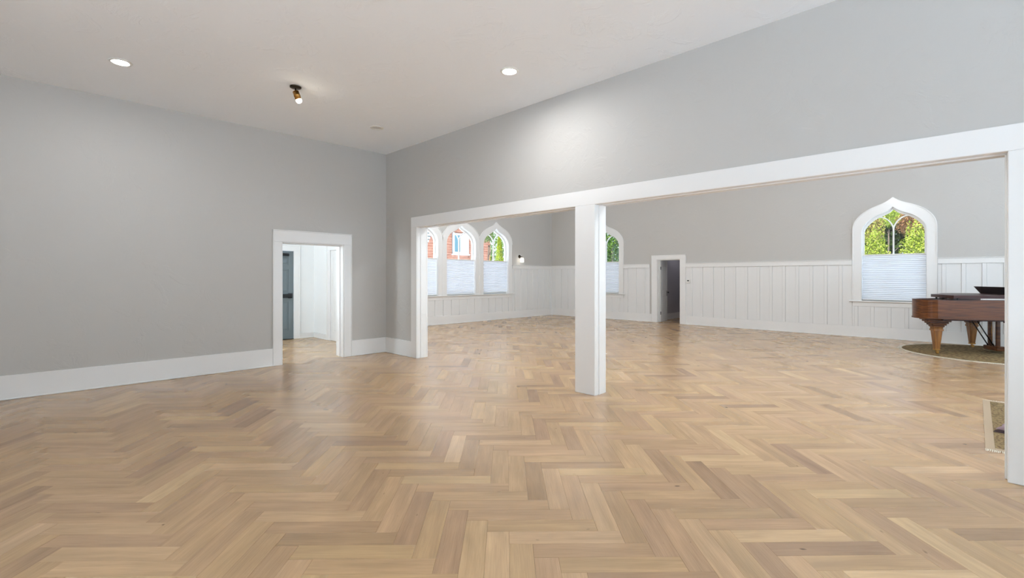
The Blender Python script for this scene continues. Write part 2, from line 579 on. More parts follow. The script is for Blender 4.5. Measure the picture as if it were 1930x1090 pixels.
def plank_mesh(name, items):
    verts, faces, uvs, tones = [], [], [], []
    for it in items: plank_geom(it[1], it[2], it[3], verts, faces, uvs, tones)
    me = bpy.data.meshes.new(name)
    me.from_pydata(verts, [], faces)
    uvl = me.uv_layers.new(name='grain')
    for lp in me.loops: uvl.data[lp.index].uv = uvs[lp.vertex_index]
    at = me.attributes.new('tone', 'FLOAT', 'FACE')
    a2 = me.attributes.new('tint', 'FLOAT', 'FACE')
    for i, (t, h) in enumerate(tones):
        at.data[i].value = t; a2.data[i].value = h
    me.materials.append(M['oak'])
    return me

def ccw(it):
    cor = it[1]
    ar = sum(cor[j][0] * cor[(j + 1) % len(cor)][1] - cor[(j + 1) % len(cor)][0] * cor[j][1] for j in range(len(cor)))
    return it if ar > 0 else (it[0], cor[::-1], it[2], it[3])

planks = [ccw(t) for t in planks]
for it in planks[:300]:
    link('plank', plank_mesh('plank', [it]), None, floor)
rest = link('herringbone_plank_field', plank_mesh('herringbone_plank_field', planks[300:]), None, floor)
rest['kind'] = 'stuff'

# ------------------------------------------------------------------ gothic windows
def ogee(pts):
    right = smooth_curve(pts, 6)
    left = [(-u, v) for u, v in right[:-1]]
    return right + left[::-1]           # from right spring over the tip to left spring

OUT_ARCH = [(.743, 2.54), (.733, 2.64), (.69, 2.76), (.60, 2.88), (.50, 2.965), (.37, 3.04), (.20, 3.112), (.10, 3.165), (0, 3.245)]
IN_ARCH = [(.585, 2.46), (.575, 2.55), (.54, 2.64), (.47, 2.735), (.38, 2.815), (.28, 2.872), (.16, 2.925), (.07, 2.980), (0, 3.050)]
SASH_ARCH = [(.543, 2.44), (.535, 2.52), (.502, 2.60), (.437, 2.688), (.355, 2.765), (.26, 2.825), (.15, 2.876), (.065, 2.928), (0, 2.995)]
SILL_Z = .872
win_hole = [(-.585, SILL_Z), (.585, SILL_Z)] + ogee(IN_ARCH)

def shift(lp, c): return [(u + c, v) for u, v in lp]

def gothic_window(n, c, xf, label, casing=True, sill=True, ganged=False, ends=(.82, .82)):
    """xf(u,v,d): d>0 goes out of the room"""
    w = empty('window_%d' % n, xf(c, SILL_Z, 0))
    structure(w, label, 'window')
    base = Vector(xf(c, SILL_Z, 0))
    lx = lambda u, v, d: Vector(xf(u + c, v, d)) - base
    # casing board round the opening
    outer = [(-.743, SILL_Z), (.743, SILL_Z)] + ogee(OUT_ARCH)
    ring = [(-.743, SILL_Z), (-.585, SILL_Z)] + [(-u, v) for u, v in ogee(IN_ARCH)] + [(.585, SILL_Z), (.743, SILL_Z)] + ogee(OUT_ARCH)
    if casing:
        B().plate([ring], lx, -.028, -.001).obj('casing', 'trim', w)
        arch = [(u * 1.012, v + .008) for u, v in ogee(OUT_ARCH)]
        band = ribbon(arch if ganged else [(.752, SILL_Z)] + arch + [(-.752, SILL_Z)], .018)
        B().plate([band], lx, -.04, -.001).obj('back_band', 'trim', w)
    # jamb lining (reveal)
    lin_o = [(-.585, SILL_Z)] + [(-u, v) for u, v in ogee(IN_ARCH)] + [(.585, SILL_Z)]
    lin = ribbon(lin_o, .012)
    B().plate([lin], lx, -.006, .20).obj('jamb', 'trim', w)
    # sash frame, deep in the wall
    sash_o = [(-.583, SILL_Z + .002), (.583, SILL_Z + .002)] + [(u * .996, v) for u, v in ogee(IN_ARCH)]
    sash_i = [(-.543, SILL_Z + .06), (.543, SILL_Z + .06)] + ogee(SASH_ARCH)
    sash = B().plate([sash_o, sash_i], lx, .10, .145).obj('sash', 'trim', w)
    bars = [([(0, SILL_Z + .05), (0, 2.60)], .030)]
    for s in (-1, 1):
        arc = smooth_curve([(0, 2.53), (s * .018, 2.62), (s * .085, 2.74), (s * .18, 2.815), (s * .27, 2.835)], 5)
        bars.append((arc, .026))
    bars.append(([(-.55, 1.93), (.55, 1.93)], .045))
    for ib, (pts, wd) in enumerate(bars):
        B().plate([ribbon(pts, wd)], lx, .108 - .0015 * ib, .138 + .0015 * ib).obj('muntin', 'trim', w)
    # four panes of glass cut by the tracery are carried by one glazed sheet each side
    for s in (-1, 1):
        half = [(s * .012, SILL_Z + .055)] + [(s * .55, SILL_Z + .055)] + [(s * abs(u) * 1.01, v + .004) for u, v in smooth_curve(SASH_ARCH, 6)]
        half[-1] = (s * .003, half[-1][1])
        B().plate([half], lx, .120, .124).obj('pane', 'glass', w)
    if sill:
        B().box(lx(-ends[0], SILL_Z - .028, -.065), lx(ends[1], SILL_Z, .10), .004).obj('sill', 'trim', w)
        B().box(lx(-min(ends[0], .755), SILL_Z - .135, -.022), lx(min(ends[1], .755), SILL_Z - .028, -.001), .003).obj('apron', 'trim', w)
    return w

def pleated_shade(c, xf, label, top=1.965, hang=0.0):
    bot = SILL_Z + .012 + hang
    base = Vector(xf(c, bot, .05))
    t = empty('pleated_shade', base)
    tag(t, label, 'blind', 'top-down pleated shades in the gothic windows')
    lx = lambda u, v, d: Vector(xf(u + c, v, d + .05)) - base
    bm = bmesh.new()
    n = 48
    rows = []
    for i in range(n + 1):
        z = bot + .02 + (top - bot - .045) * i / n
        d = .006 if i % 2 else -.006
        rows.append([bm.verts.new(lx(-.574, z, d)), bm.verts.new(lx(.574, z, d))])
    for a, b in zip(rows, rows[1:]): bm.faces.new([a[0], a[1], b[1], b[0]])
    x = B(); x.bm.free(); x.bm = bm
    x.obj('fabric', 'shade', t)
    B().box(lx(-.576, top - .028, -.014), lx(.576, top, .014), .003).obj('top_rail', 'white_plastic', t)
    B().box(lx(-.576, bot, -.014), lx(.576, bot + .022, .014), .003).obj('bottom_rail', 'white_plastic', t)
    return t

# ------------------------------------------------------------------ walls
def wall(name, loops, xf, d0, d1, mat, label):
    return structure(B().plate(loops, xf, d0, d1).obj(name, mat), label, 'wall')

# left wall with doorway
D1 = (2.88, 3.939, 2.005)
wl = wall('wall_left', [[(X0, 0), (D1[0], 0), (D1[0], D1[2]), (D1[1], D1[2]), (D1[1], 0), (XH2, 0), (XH2, ZC + .1), (X0, ZC + .1)]],
          planeY(YL), 0, YL2 - YL, 'wall', 'long grey plaster wall with a white cased doorway near the corner')
# dividing wall with two wide openings
OP1, OP2, OPZ = (3.567, 7.009), (-.158, 3.271), 2.318
wm = wall('wall_middle', [[(Y0, 0), (OP2[0] - .012, 0), (OP2[0] - .012, OPZ), (OP2[1] + .012, OPZ), (OP2[1] + .012, 0), (OP1[0] - .012, 0),
                           (OP1[0] - .012, OPZ), (OP1[1] + .012, OPZ), (OP1[1] + .012, 0), (YL, 0), (YL, ZC2), (Y0, ZC2)]],
          planeX(XH), 0, XH2 - XH, 'wall', 'grey plaster partition above two wide cased openings to the back room')
wall('wall_partition', [rect(YL, YB, 0, ZC2)], planeX(XH), 0, XH2 - XH, 'wall', 'grey partition between the entry hall and the back room')
WA, WB = 1.36, 9.134
TRI = (10.95, 9.455, 7.96)
D2 = (6.426, 7.173, 1.975)
holes = [shift(win_hole, WA), shift(win_hole, WB), shift(win_hole, -2.6)]
wr = wall('wall_right', [[(Y0, 0), (D2[0], 0), (D2[0], D2[2]), (D2[1], D2[2]), (D2[1], 0), (YB, 0), (YB, ZC2), (Y0, ZC2)]] + holes,
          planeX(XR), 0, .20, 'wall', 'grey back-room wall above white board-and-batten panelling, with arched windows and a narrow door')
wb = wall('wall_back', [rect(XH2, XR + .2, 0, ZC2)] + [shift(win_hole, c) for c in TRI], planeY(YB), 0, .20, 'wall',
          'far grey wall of the back room with three arched windows side by side')
GLZ = (.12, 3.45)                       # tall glazing added behind the viewpoint for daylight
G1, G2, G3 = (-1.4, 3.2), (-1.2, 4.3), (5.4, 13.4)
wall('wall_behind', [rect(Y0, YL2, 0, ZC + .1), rect(*G1, *GLZ)], planeX(X0), -.20, 0, 'wall',
     'grey outer wall with a long added window opposite the wide openings')
wall('wall_front', [rect(X0 - .2, XR + .2, 0, ZC2), rect(*G2, *GLZ), rect(*G3, *GLZ)], planeY(Y0), -.20, 0, 'wall',
     'grey outer wall with long added windows on the near side of the rooms')
structure(B().box((X0 - .2, Y0 - .2, ZC), (XH, YL, ZC + .12)).obj('ceiling', 'ceiling'), 'white trowel-textured plaster ceiling of the near room', 'ceiling')
structure(B().box((XH2, Y0, ZC2), (XR, YB, ZC2 + .12)).obj('ceiling', 'ceiling'), 'white plaster ceiling of the taller back room', 'ceiling')

# entry hall behind the left doorway
HZ = 2.75
D3 = (3.36, 4.28, 2.03)
wall('wall_hall', [[(HALL_X0, 0), (D3[0], 0), (D3[0], D3[2]), (D3[1], D3[2]), (D3[1], 0), (XH2, 0), (XH2, HZ), (HALL_X0, HZ)]],
     planeY(HALL_Y), 0, .15, 'hall', 'white entry hall wall around the grey outside door')
hall_win = [rect(8.75, 10.85, .25, 2.45)]
wall('wall_hall_end', [rect(YL2, HALL_Y + .15, 0, HZ)] + hall_win, planeX(HALL_X0), -.15, 0, 'hall', 'white entry hall end wall with a wide added window')
D4 = (9.45, 10.37, 2.03)
wall('wall_hall_side', [[(YL2, 0), (D4[0], 0), (D4[0], D4[2]), (D4[1], D4[2]), (D4[1], 0), (HALL_Y, 0), (HALL_Y, HZ), (YL2, HZ)]],
     planeX(XH - .03), 0, .028, 'hall', 'white entry hall wall with a white panelled door')
structure(B().box((HALL_X0, YL2, HZ), (XH, HALL_Y, HZ + .1)).obj('ceiling', 'ceiling'), 'white ceiling of the bright entry hall', 'ceiling')
wall('wall_hall_inner', [[(HALL_X0, 0), (D1[0], 0), (D1[0], D1[2]), (D1[1], D1[2]), (D1[1], 0), (XH - .03, 0), (XH - .03, HZ), (HALL_X0, HZ)]],
     planeY(YL2), .001, .02, 'hall', 'white entry hall side of the long wall')

# passage behind the narrow door
wall('wall_passage', [rect(XR + .2, 17.0, 0, 2.6)], planeY(7.45), 0, .1, 'closet', 'mauve grey side wall of the dim passage behind the narrow door')
wall('wall_passage_side', [rect(XR + .2, 17.0, 0, 2.6)], planeY(6.3), 0, .1, 'closet', 'mauve grey near wall of the dim passage')
wall('wall_passage_end', [rect(6.3, 7.55, 0, 2.6)], planeX(17.0), 0, .1, 'closet', 'mauve grey end wall of the dim passage')
structure(B().box((XR + .2, 6.3, 2.6), (17.1, 7.55, 2.7)).obj('ceiling', 'closet'), 'dim ceiling of the small passage', 'ceiling')

# ------------------------------------------------------------------ cased openings in the dividing wall
tr1 = empty('trim_1', (XH, 3.4, 0))
structure(tr1, 'white painted casing, posts and header around the two wide openings', 'casing')
off = Vector((XH, 3.4, 0))
def tb(name, a, b, mat='trim', bev=.004, parent=tr1, o=off):
    return B().box(Vector(a) - o, Vector(b) - o, bev).obj(name, mat, parent)
CF = XH - .025
CBK = XH2 + .025
for x0, x1 in ((CF, XH - .001), (XH2 + .001, CBK)):
    tb('header_casing', (x0, OP2[0] - .173, 2.306), (x1, 7.182, 2.489))
    tb('side_casing', (x0, OP1[1], 0), (x1, 7.182, 2.306))
    tb('post_casing', (x0, OP2[1], 0), (x1, OP1[0], 2.306))
    tb('side_casing', (x0, OP2[0] - .173, 0), (x1, OP2[0], 2.306))
for (a, b) in (OP1, OP2):
    for y, s in ((a, -1), (b, 1)):
        tb('jamb', (XH - .001, y, 0), (XH2 + .001, y + s * .012, 2.306), bev=.001)
        tb('jamb_stop', (XH + .055, y + (.003 if s > 0 else -.003), 0), (XH + .075, y - s * .012, 2.306), bev=.003)
    tb('head_jamb', (XH - .001, a, 2.306), (XH2 + .001, b, 2.318), bev=.001)
    tb('head_stop', (XH + .055, a, 2.294), (XH + .075, b, 2.309), bev=.003)

# ------------------------------------------------------------------ baseboards
def baseboard(name, runs, z, label, t=.02):
    """runs: (a, b, n) with a,b floor points on the wall line and n pointing into the room"""
    e = empty(name, (*runs[0][0], 0))
    structure(e, label, 'baseboard')
    o = Vector((*runs[0][0], 0))
    for a, b, n in runs:
        a, b, n = Vector((*a, 0)), Vector((*b, 0)), Vector((*n, 0))
        B().box(a - o, b + n * t + Vector((0, 0, z)) - o, .003).obj('board', 'trim', e)
        B().box(a + n * t - o, b + n * (t + .014) + Vector((0, 0, .02)) - o, .005).obj('shoe_moulding', 'trim', e)
    return e

baseboard('baseboard_left', [((X0, YL), (2.742, YL), (0, -1)), ((4.07, YL), (XH, YL), (0, -1))], .283, 'tall white baseboard along the long grey wall')
baseboard('baseboard_middle', [((XH, 7.182), (XH, YL - .02), (-1, 0)), ((XH, Y0), (XH, OP2[0] - .173), (-1, 0))], .283, 'tall white baseboard beside the wide openings')
baseboard('baseboard_right', [((XR, 7.36), (XR, YB), (-1, 0)), ((XR, Y0), (XR, 6.243), (-1, 0))], .26, 'white baseboard under the panelling below the arched window and door')
baseboard('baseboard_back', [((XH2, YB), (XR - .02, YB), (0, -1))], .26, 'white baseboard below the three arched windows')
baseboard('baseboard_hall', [((4.42, HALL_Y), (XH - .03, HALL_Y), (0, -1)), ((HALL_X0, HALL_Y), (3.22, HALL_Y), (0, -1)),
                             ((XH - .03, 10.52), (XH - .03, HALL_Y - .02), (-1, 0))], .12, 'low white baseboard in the entry hall')
baseboard('baseboard_passage', [((XR + .21, 7.45), (17.0, 7.45), (0, -1))], .2, 'dim baseboard in the passage')

# ------------------------------------------------------------------ board-and-batten panelling
RAIL0, RAIL1 = 1.722, 1.832
def panelling(parent, xf, u0, u1, z0, z1, phase=0.0, rail=True, pitch=.31):
    """d<0 goes into the room"""
    if rail:
        B().box(xf(u0, RAIL0, -.040), xf(u1, RAIL1, -.001), .003).obj('chair_rail', 'trim', parent)
        B().box(xf(u0, RAIL1, -.060), xf(u1, RAIL1 + .016, -.001), .004).obj('rail_cap', 'trim', parent)
    k = math.ceil((u0 - phase) / pitch - 1e-6)
    cuts = []
    u = phase + k * pitch
    while u < u1 - .02:
        if u > u0 + .02: cuts.append(u)
        u += pitch
    edges = [u0] + cuts + [u1]
    hb = .034
    for i, (a, b) in enumerate(zip(edges, edges[1:])):
        pa = a + (hb if i else 0); pb = b - (hb if i < len(edges) - 2 else 0)
        if pb - pa > .01:
            B().box(xf(pa + .002, z0, -.010), xf(pb - .002, z1, -.0005), .002).obj('panel', 'panelling', parent)
    for c in cuts:
        B().box(xf(c - hb, z0, -.024), xf(c + hb, z1, -.0005), .004).obj('batten', 'panelling', parent)

pr_ = planeX(XR); pb_ = planeY(YB)
PZ0 = .26
PH = 2.384 - .03
for u0, u1 in ((WA + .765, 6.243), (7.428, WB - .765), (WB + .765, YB - .002), (-2.6 + .765, WA - .765), (Y0, -2.6 - .765)):
    panelling(wr, pr_, u0, u1, PZ0, RAIL0, PH)
for c in (WA, WB, -2.6):
    panelling(wr, pr_, c - .765, c + .765, PZ0, SILL_Z - .136, PH, rail=False)
panelling(wb, pb_, TRI[0] + .765, XR - .002, PZ0, RAIL0, .1)
panelling(wb, pb_, XH2, TRI[2] - .765, PZ0, RAIL0, .1)
panelling(wb, pb_, TRI[2] - .765, TRI[0] + .765, PZ0, SILL_Z - .136, .1, rail=False)

# ------------------------------------------------------------------ windows
# the three windows of the far wall share one mullioned casing: flat boards between the arches
for n, c, lab in ((1, TRI[0], 'arched white window nearest the wall sconce, conifer outside'),
                  (2, TRI[1], 'middle arched white window of the three, neighbouring house outside'),
                  (3, TRI[2], 'arched white window of the far wall half hidden by the left opening jamb')):
    w_ = gothic_window(n, c, pb_, lab, ganged=True, ends=((.7475, .82), (.747, .747), (.82, .7475))[n - 1])
    if n < 3:
        ba = Vector(pb_(c, SILL_Z, 0)); um = c - (TRI[0] - TRI[1]) / 2
        B().box(Vector(pb_(um - .012, SILL_Z, -.036)) - ba, Vector(pb_(um + .012, 2.74, -.001)) - ba, .003).obj('mullion_strip', 'trim', w_)
gothic_window(4, WA, pr_, 'arched white window with Y tracery above the grand piano')
gothic_window(5, WB, pr_, 'arched white window half hidden behind the middle post')
gothic_window(6, -2.6, pr_, 'unseen arched white window added beyond the grand piano for daylight')  # extra window out of view, added for more daylight
k = 7
def glazing(k, u0, u1, xf, label):  # long windows added out of view to bring daylight in
    c = (u0 + u1) / 2
    base = Vector(xf(c, GLZ[0], 0))
    w = empty('window_%d' % k, base); structure(w, label, 'window')
    lx = lambda u, v, d: Vector(xf(u, v, d)) - base
    z0, z1 = GLZ
    B().plate([rect(u0 + .001, u1 - .001, z0 + .001, z1 - .001), rect(u0 + .06, u1 - .06, z0 + .06, z1 - .06)], lx, .06, .12).obj('frame', 'trim', w)
    n = round((u1 - u0) / 1.3)
    for i in range(n):
        a_, b_ = u0 + .06 + (u1 - u0 - .12) * i / n, u0 + .06 + (u1 - u0 - .12) * (i + 1) / n
        if i: B().box(lx(a_ - .025, z0 + .06, .065), lx(a_ + .025, z1 - .06, .115)).obj('mullion', 'trim', w)
        B().box(lx(a_ + .025, z0 + .06, .088), lx(b_ - .025, z1 - .06, .092)).obj('pane', 'glass', w)
    B().box(lx(u0 - .05, z0 - .03, -.06), lx(u1 + .05, z0, .06), .004).obj('sill', 'trim', w)
glazing(7, *G1, lambda u, v, d: (X0 - d, u, v), 'unseen long window added behind the viewpoint to light the partition')
glazing(8, *G2, lambda u, v, d: (u, Y0 - d, v), 'unseen long window added on the near outer wall to light the front room')
glazing(9, *G3, lambda u, v, d: (u, Y0 - d, v), 'unseen long window added on the near outer wall to light the back room')
k = 10
# unseen hall window (plain, two lights), added for daylight
hw = empty('window_%d' % k, (HALL_X0, 9.8, .75)); structure(hw, 'unseen wide plain window added to light the entry hall', 'window')
o = Vector((HALL_X0, 9.8, .75))
ho = lambda u, v, d: Vector((HALL_X0 + d, u, v)) - o
B().plate([rect(8.75, 10.85, .25, 2.45), rect(8.80, 10.80, .30, 2.40)], ho, -.10, -.05).obj('frame', 'trim', hw)
B().box(ho(9.78, .30, -.09), ho(9.82, 2.40, -.06)).obj('mullion', 'trim', hw)
for a, b in ((8.80, 9.78), (9.82, 10.80)):
    B().box(ho(a, .30, -.078), ho(b, 2.40, -.074)).obj('pane', 'glass', hw)

pleated_shade(TRI[0], pb_, 'pale pleated shade in the far-wall window nearest the sconce, hanging slightly short', 1.975, .028)
pleated_shade(TRI[1], pb_, 'pale pleated shade in the middle window of the three', 1.985)
pleated_shade(TRI[2], pb_, 'pale pleated shade in the far-wall window cut off by the left opening jamb', 1.995)
pleated_shade(WA, pr_, 'wide pale pleated shade in the arched window behind the grand piano', 1.962)
pleated_shade(WB, pr_, 'narrow visible strip of pale pleated shade beside the middle post', 1.955)

# ------------------------------------------------------------------ doors
def door_casing(e, o, xf, u0, u1, z, w, zt, t=.02):
    lx = lambda u, v, d: Vector(xf(u, v, d)) - o
    B().box(lx(u0 - w, 0, -t), lx(u0, z, -.001), .003).obj('side_casing', 'trim', e)
    B().box(lx(u1, 0, -t), lx(u1 + w, z, -.001), .003).obj('side_casing', 'trim', e)
    B().box(lx(u0 - w, z, -t - .002), lx(u1 + w, zt, -.001), .003).obj('head_casing', 'trim', e)
    B().box(lx(u0 - w - .008, zt - .004, -t - .014), lx(u1 + w + .008, zt + .012, -.001), .003).obj('head_cap', 'trim', e)
    for ua in (u0 - w - .008, u1 + w - .006):
        B().box(lx(ua, 0, -t - .012), lx(ua + .014, zt - .004, -.001), .003).obj('back_band', 'trim', e)

def door_lining(e, o, xf, u0, u1, z, depth, stop):
    lx = lambda u, v, d: Vector(xf(u, v, d)) - o
    for u, s in ((u0, 1), (u1, -1)):
        B().box(lx(u - .0005 * s, 0, -.001), lx(u + s * .014, z, depth), .001).obj('jamb', 'trim', e)
        B().box(lx(u + s * .013, 0, stop), lx(u + s * .026, z, stop + .04), .002).obj('door_stop', 'trim', e)
    B().box(lx(u0 + .014, z - .014, -.001), lx(u1 - .014, z, depth), .001).obj('head_jamb', 'trim', e)
    B().box(lx(u0 + .026, z - .027, stop), lx(u1 - .026, z - .013, stop + .04), .002).obj('door_stop', 'trim', e)

# open doorway in the left wall
d1 = empty('door_1', (3.41, YL, 0)); o = Vector((3.41, YL, 0))
structure(d1, 'white cased open doorway in the long grey wall, bright hall beyond', 'doorway')
door_casing(d1, o, planeY(YL), D1[0], D1[1], D1[2], .135, 2.185)
door_lining(d1, o, planeY(YL), D1[0], D1[1], D1[2], YL2 - YL + .02, .11)

# narrow open door in the right wall of the back room
d2 = empty('door_2', (XR, 6.8, 0)); o = Vector((XR, 6.8, 0))
structure(d2, 'narrow white door standing open in the panelled wall, dim passage beyond', 'door')
door_casing(d2, o, planeX(XR), D2[0], D2[1], D2[2], .18, 2.10, .024)
door_lining(d2, o, planeX(XR), D2[0], D2[1], D2[2], .20, .05)

def panel_leaf(width, height, thick, rows, mat, parent, inset=.006):
    """leaf in local x (0..width), y thickness, with moulded recessed panels; rows: (z0,z1,columns)"""
    outer = rect(0, width, 0, height)
    hl = []
    st = .11 if width > .85 else .10
    for z0, z1, cols in rows:
        mid = .09
        pw = (width - 2 * st - mid * (cols - 1)) / cols
        for i in range(cols):
            x0 = st + i * (pw + mid)
            hl.append(rect(x0, x0 + pw, z0, z1))
    xf = lambda u, v, d: (u, d, v)
    leaf = B().plate([outer] + hl, xf, -thick / 2, thick / 2).obj('door_leaf', mat, parent)
    for h in hl:
        (x0, z0), (x1, _), (_, z1), _ = h
        bb_ = B().box((x0, -thick / 2 + inset, z0), (x1, thick / 2 - inset, z1))
        bb_.box((x0 + .03, -thick / 2 + .002, z0 + .03), (x1 - .03, thick / 2 - .002, z1 - .03), .006)
        bb_.obj('door_panel', mat, leaf)
    return leaf

leaf = panel_leaf(.70, 1.95, .036, [(.22, .82, 1), (.98, 1.80, 1)], 'panelling', d2)
leaf.location = Vector((XR + .11, D2[1] - .03, .008)) - o
leaf.rotation_euler = (0, 0, math.radians(9))
for z in (.28, 1.70):
    B().lathe([(.009, z - .05), (.011, z - .046), (.011, z + .046), (.009, z + .05)], 10, Matrix.Translation((-.006, -.028, 0))).box((-.004, -.022, z - .05), (.03, -.0175, z + .05)).obj('hinge', 'black', leaf)
kb = B().lathe([(.008, 0), (.008, .03), (.022, .036), (.028, .05), (.022, .064), (.004, .068)], 14, Matrix.Translation((.64, -.018, .92)) @ Matrix.Rotation(math.pi / 2, 4, 'X'))
kb.box((.622, -.024, .80), (.658, -.0175, .975), .003).obj('knob', 'black', leaf)

# grey outside door at the end of the hall
d3 = empty('door_3', (3.82, HALL_Y, 0)); o = Vector((3.82, HALL_Y, 0))
structure(d3, 'slate grey panelled outside door with black push bar in the hall', 'door')
door_casing(d3, o, planeY(HALL_Y), D3[0], D3[1], D3[2], .13, 2.15)
leaf = panel_leaf(.916, 2.02, .044, [(.20, .86, 2), (1.08, 1.60, 2), (1.70, 1.90, 2)], 'grey_door', d3, .012)
leaf.location = Vector((D3[0] + .002, HALL_Y + .03, .006)) - o
B().box(Vector((D3[0], HALL_Y - .02, .0)) - o, Vector((D3[1], HALL_Y + .14, .012)) - o, .003).obj('threshold', 'bronze', d3)
pbm = B().box((.06, -.075, .955), (.86, -.045, 1.035), .008).box((.05, -.06, .94), (.15, -.022, 1.05), .006).box((.79, -.06, .94), (.88, -.022, 1.05), .006)
pbm.obj('push_bar', 'black', leaf)
cl = B().box((.50, -.10, 1.905), (.80, -.022, 1.965), .008)
cl.box((.10, -.085, 1.965), (.55, -.065, 1.985), .004).obj('door_closer', 'black', leaf)

# white door on the hall's right side
d4 = empty('door_4', (XH - .03, 9.9, 0)); o = Vector((XH - .03, 9.9, 0))
structure(d4, 'white panelled door on the right side of the entry hall', 'door')
door_casing(d4, o, planeX(XH - .03), D4[0], D4[1], D4[2], .14, 2.16)
leaf = panel_leaf(.916, 2.02, .024, [(.20, .92, 2), (1.08, 1.86, 2)], 'trim', d4)
leaf.location = Vector((XH - .016, D4[0] + .002, .006)) - o
leaf.rotation_euler = (0, 0, math.radians(90))

# ------------------------------------------------------------------ lights
def downlight(x, y, z, label, on=True, mat='lamp_on'):
    e = empty('recessed_light', (x, y, z))
    tag(e, label, 'ceiling light', 'recessed ceiling lights')
    B().lathe([(.070, .0), (.076, -.010), (.098, -.007), (.106, -.0005), (.106, .0), (.070, .0)], 40, cap=False).obj('trim_ring', 'white_plastic', e)
    if on:
        B().lathe([(.002, -.0042), (.050, -.0040), (.069, -.0015), (.072, -.0008)], 32).obj('lit_lens', mat, e)
    else:
        B().lathe([(.002, -.0012), (.050, -.0012), (.069, -.0009), (.072, -.0006)], 32).obj('lens', 'lens_off', e)
    return e

downlight(.70, 6.66, ZC, 'lit recessed ceiling light over the long grey wall, leftmost in view', mat='lamp_soft')
downlight(3.827, 3.79, ZC, 'lit recessed ceiling light near the wall above the wide openings')
downlight(.70, .85, ZC, 'unseen lit ceiling light added overhead to lift the foreground floor', mat='lamp_soft')  # lamp added out of view for the foreground
downlight(3.827, .85, ZC, 'unlit recessed ceiling light in front of the right-hand wide opening', on=False)
downlight(3.824, 6.72, ZC, 'unlit recessed ceiling light near the corner', on=False)
downlight(15.6, 6.95, 2.6, 'unseen dim light added to brighten the passage behind the narrow door', mat='added_passage_lens')  # added lamp, out of view, lifts the passage walls
# brass spot lamp on the ceiling
sx, sy = 2.296, 5.975
sp = empty('ceiling_spotlight', (sx, sy, ZC)); tag(sp, 'small brass spotlight with a glowing bulb on a dark ceiling plate', 'spotlight')
B().lathe([(.060, -.0005), (.066, -.004), (.066, -.016), (.050, -.024), (.012, -.026)], 28).obj('ceiling_plate', 'bronze', sp)
B().lathe([(.008, -.024), (.008, -.060), (.014, -.064), (.014, -.072)], 14).obj('stem', 'bronze', sp)
tilt_dir = Vector((S_, -C_, 0)) * math.sin(math.radians(20)) + Vector((0, 0, -math.cos(math.radians(20))))
mt = Matrix.Translation((0, 0, -.062)) @ tilt_dir.to_track_quat('Z', 'Y').to_matrix().to_4x4()
can = B().lathe([(.030, .0), (.036, .004), (.037, .050), (.039, .052), (.039, .060), (.036, .062), (.036, .112), (.032, .112), (.032, .06), (.010, .058)], 24, mt).obj('lamp_can', 'brass', sp)
B().lathe([(.012, .080), (.026, .086), (.034, .104), (.034, .124), (.026, .142), (.010, .150)], 20, mt).obj('bulb', 'bulb', sp)

# unseen fill globes added: one in the hall, four in the back room
def pendant(x, y, ztop, drop, r, mat, label):
    e = empty('fill_pendant', (x, y, ztop)); tag(e, label, 'added fill lamp', 'unseen added globe lamps')
    B().lathe([(.055, -.0005), (.055, -.02), (.012, -.03)], 20).obj('canopy', 'bronze', e)
    B().tube([(0, 0, -.03), (0, 0, -drop + r * .96)], .006).obj('stem', 'bronze', e)
    B().lathe([(r * math.sin(math.pi * i / 14) + .002, -drop + r * math.cos(math.pi * i / 14)) for i in range(15)], 24).obj('globe', mat, e)
pendant(2.05, 8.85, HZ, .70, .12, 'globe', 'unseen globe lamp added in the entry hall in place of daylight through the doorway')  # added globe standing in for daylight through the doorway
for y, lab in ((9.0, 'nearest the three far windows'), (5.4, 'opposite the narrow door'), (1.8, 'opposite the piano window'), (-1.8, 'nearest the near outer wall')):
    pendant(7.0, y, ZC2, .50, .16, 'added_back_lamp', 'unseen globe lamp added high in the back room, ' + lab)  # added fill, hidden above the header
# wall sconce on the far wall
sc = empty('wall_sconce', (12.09, YB, 2.15)); tag(sc, 'small dark bronze wall sconce with white glass shade beside the windows', 'sconce')
rot = Matrix.Rotation(math.pi / 2, 4, 'X')
B().lathe([(.060, .0), (.060, .012), (.046, .022), (.014, .026)], 24, rot).obj('back_plate', 'bronze', sc)
B().tube([(0, -.02, 0), (0, -.10, .005), (0, -.125, -.005), (0, -.13, -.03)], .009).lathe([(.022, -.045), (.026, -.03), (.018, -.018), (.008, -.015)], 16, Matrix.Translation((0, -.13, 0))).obj('arm', 'bronze', sc)
B().lathe([(.030, -.045), (.050, -.060), (.055, -.09), (.056, -.205), (.052, -.205), (.050, -.06), (.020, -.05)], 24, Matrix.Translation((0, -.13, 0)), cap=False).obj('glass_shade', 'opal', sc)

# thermostat
th_ = empty('thermostat', (XR - .018, 6.16, 1.30)); tag(th_, 'small white wall thermostat with a dark display beside the narrow door', 'thermostat')
B().box((-.028, -.065, -.052), (-.0005, .065, .052), .006).obj('housing', 'white_plastic', th_)
B().box((-.030, -.030, .004), (-.027, .030, .036), .001).obj('display', 'screen', th_)
for yy in (-.03, 0, .03):
    B().box((-.031, yy - .008, -.034), (-.027, yy + .008, -.022), .001).obj('button', 'lens_off', th_)

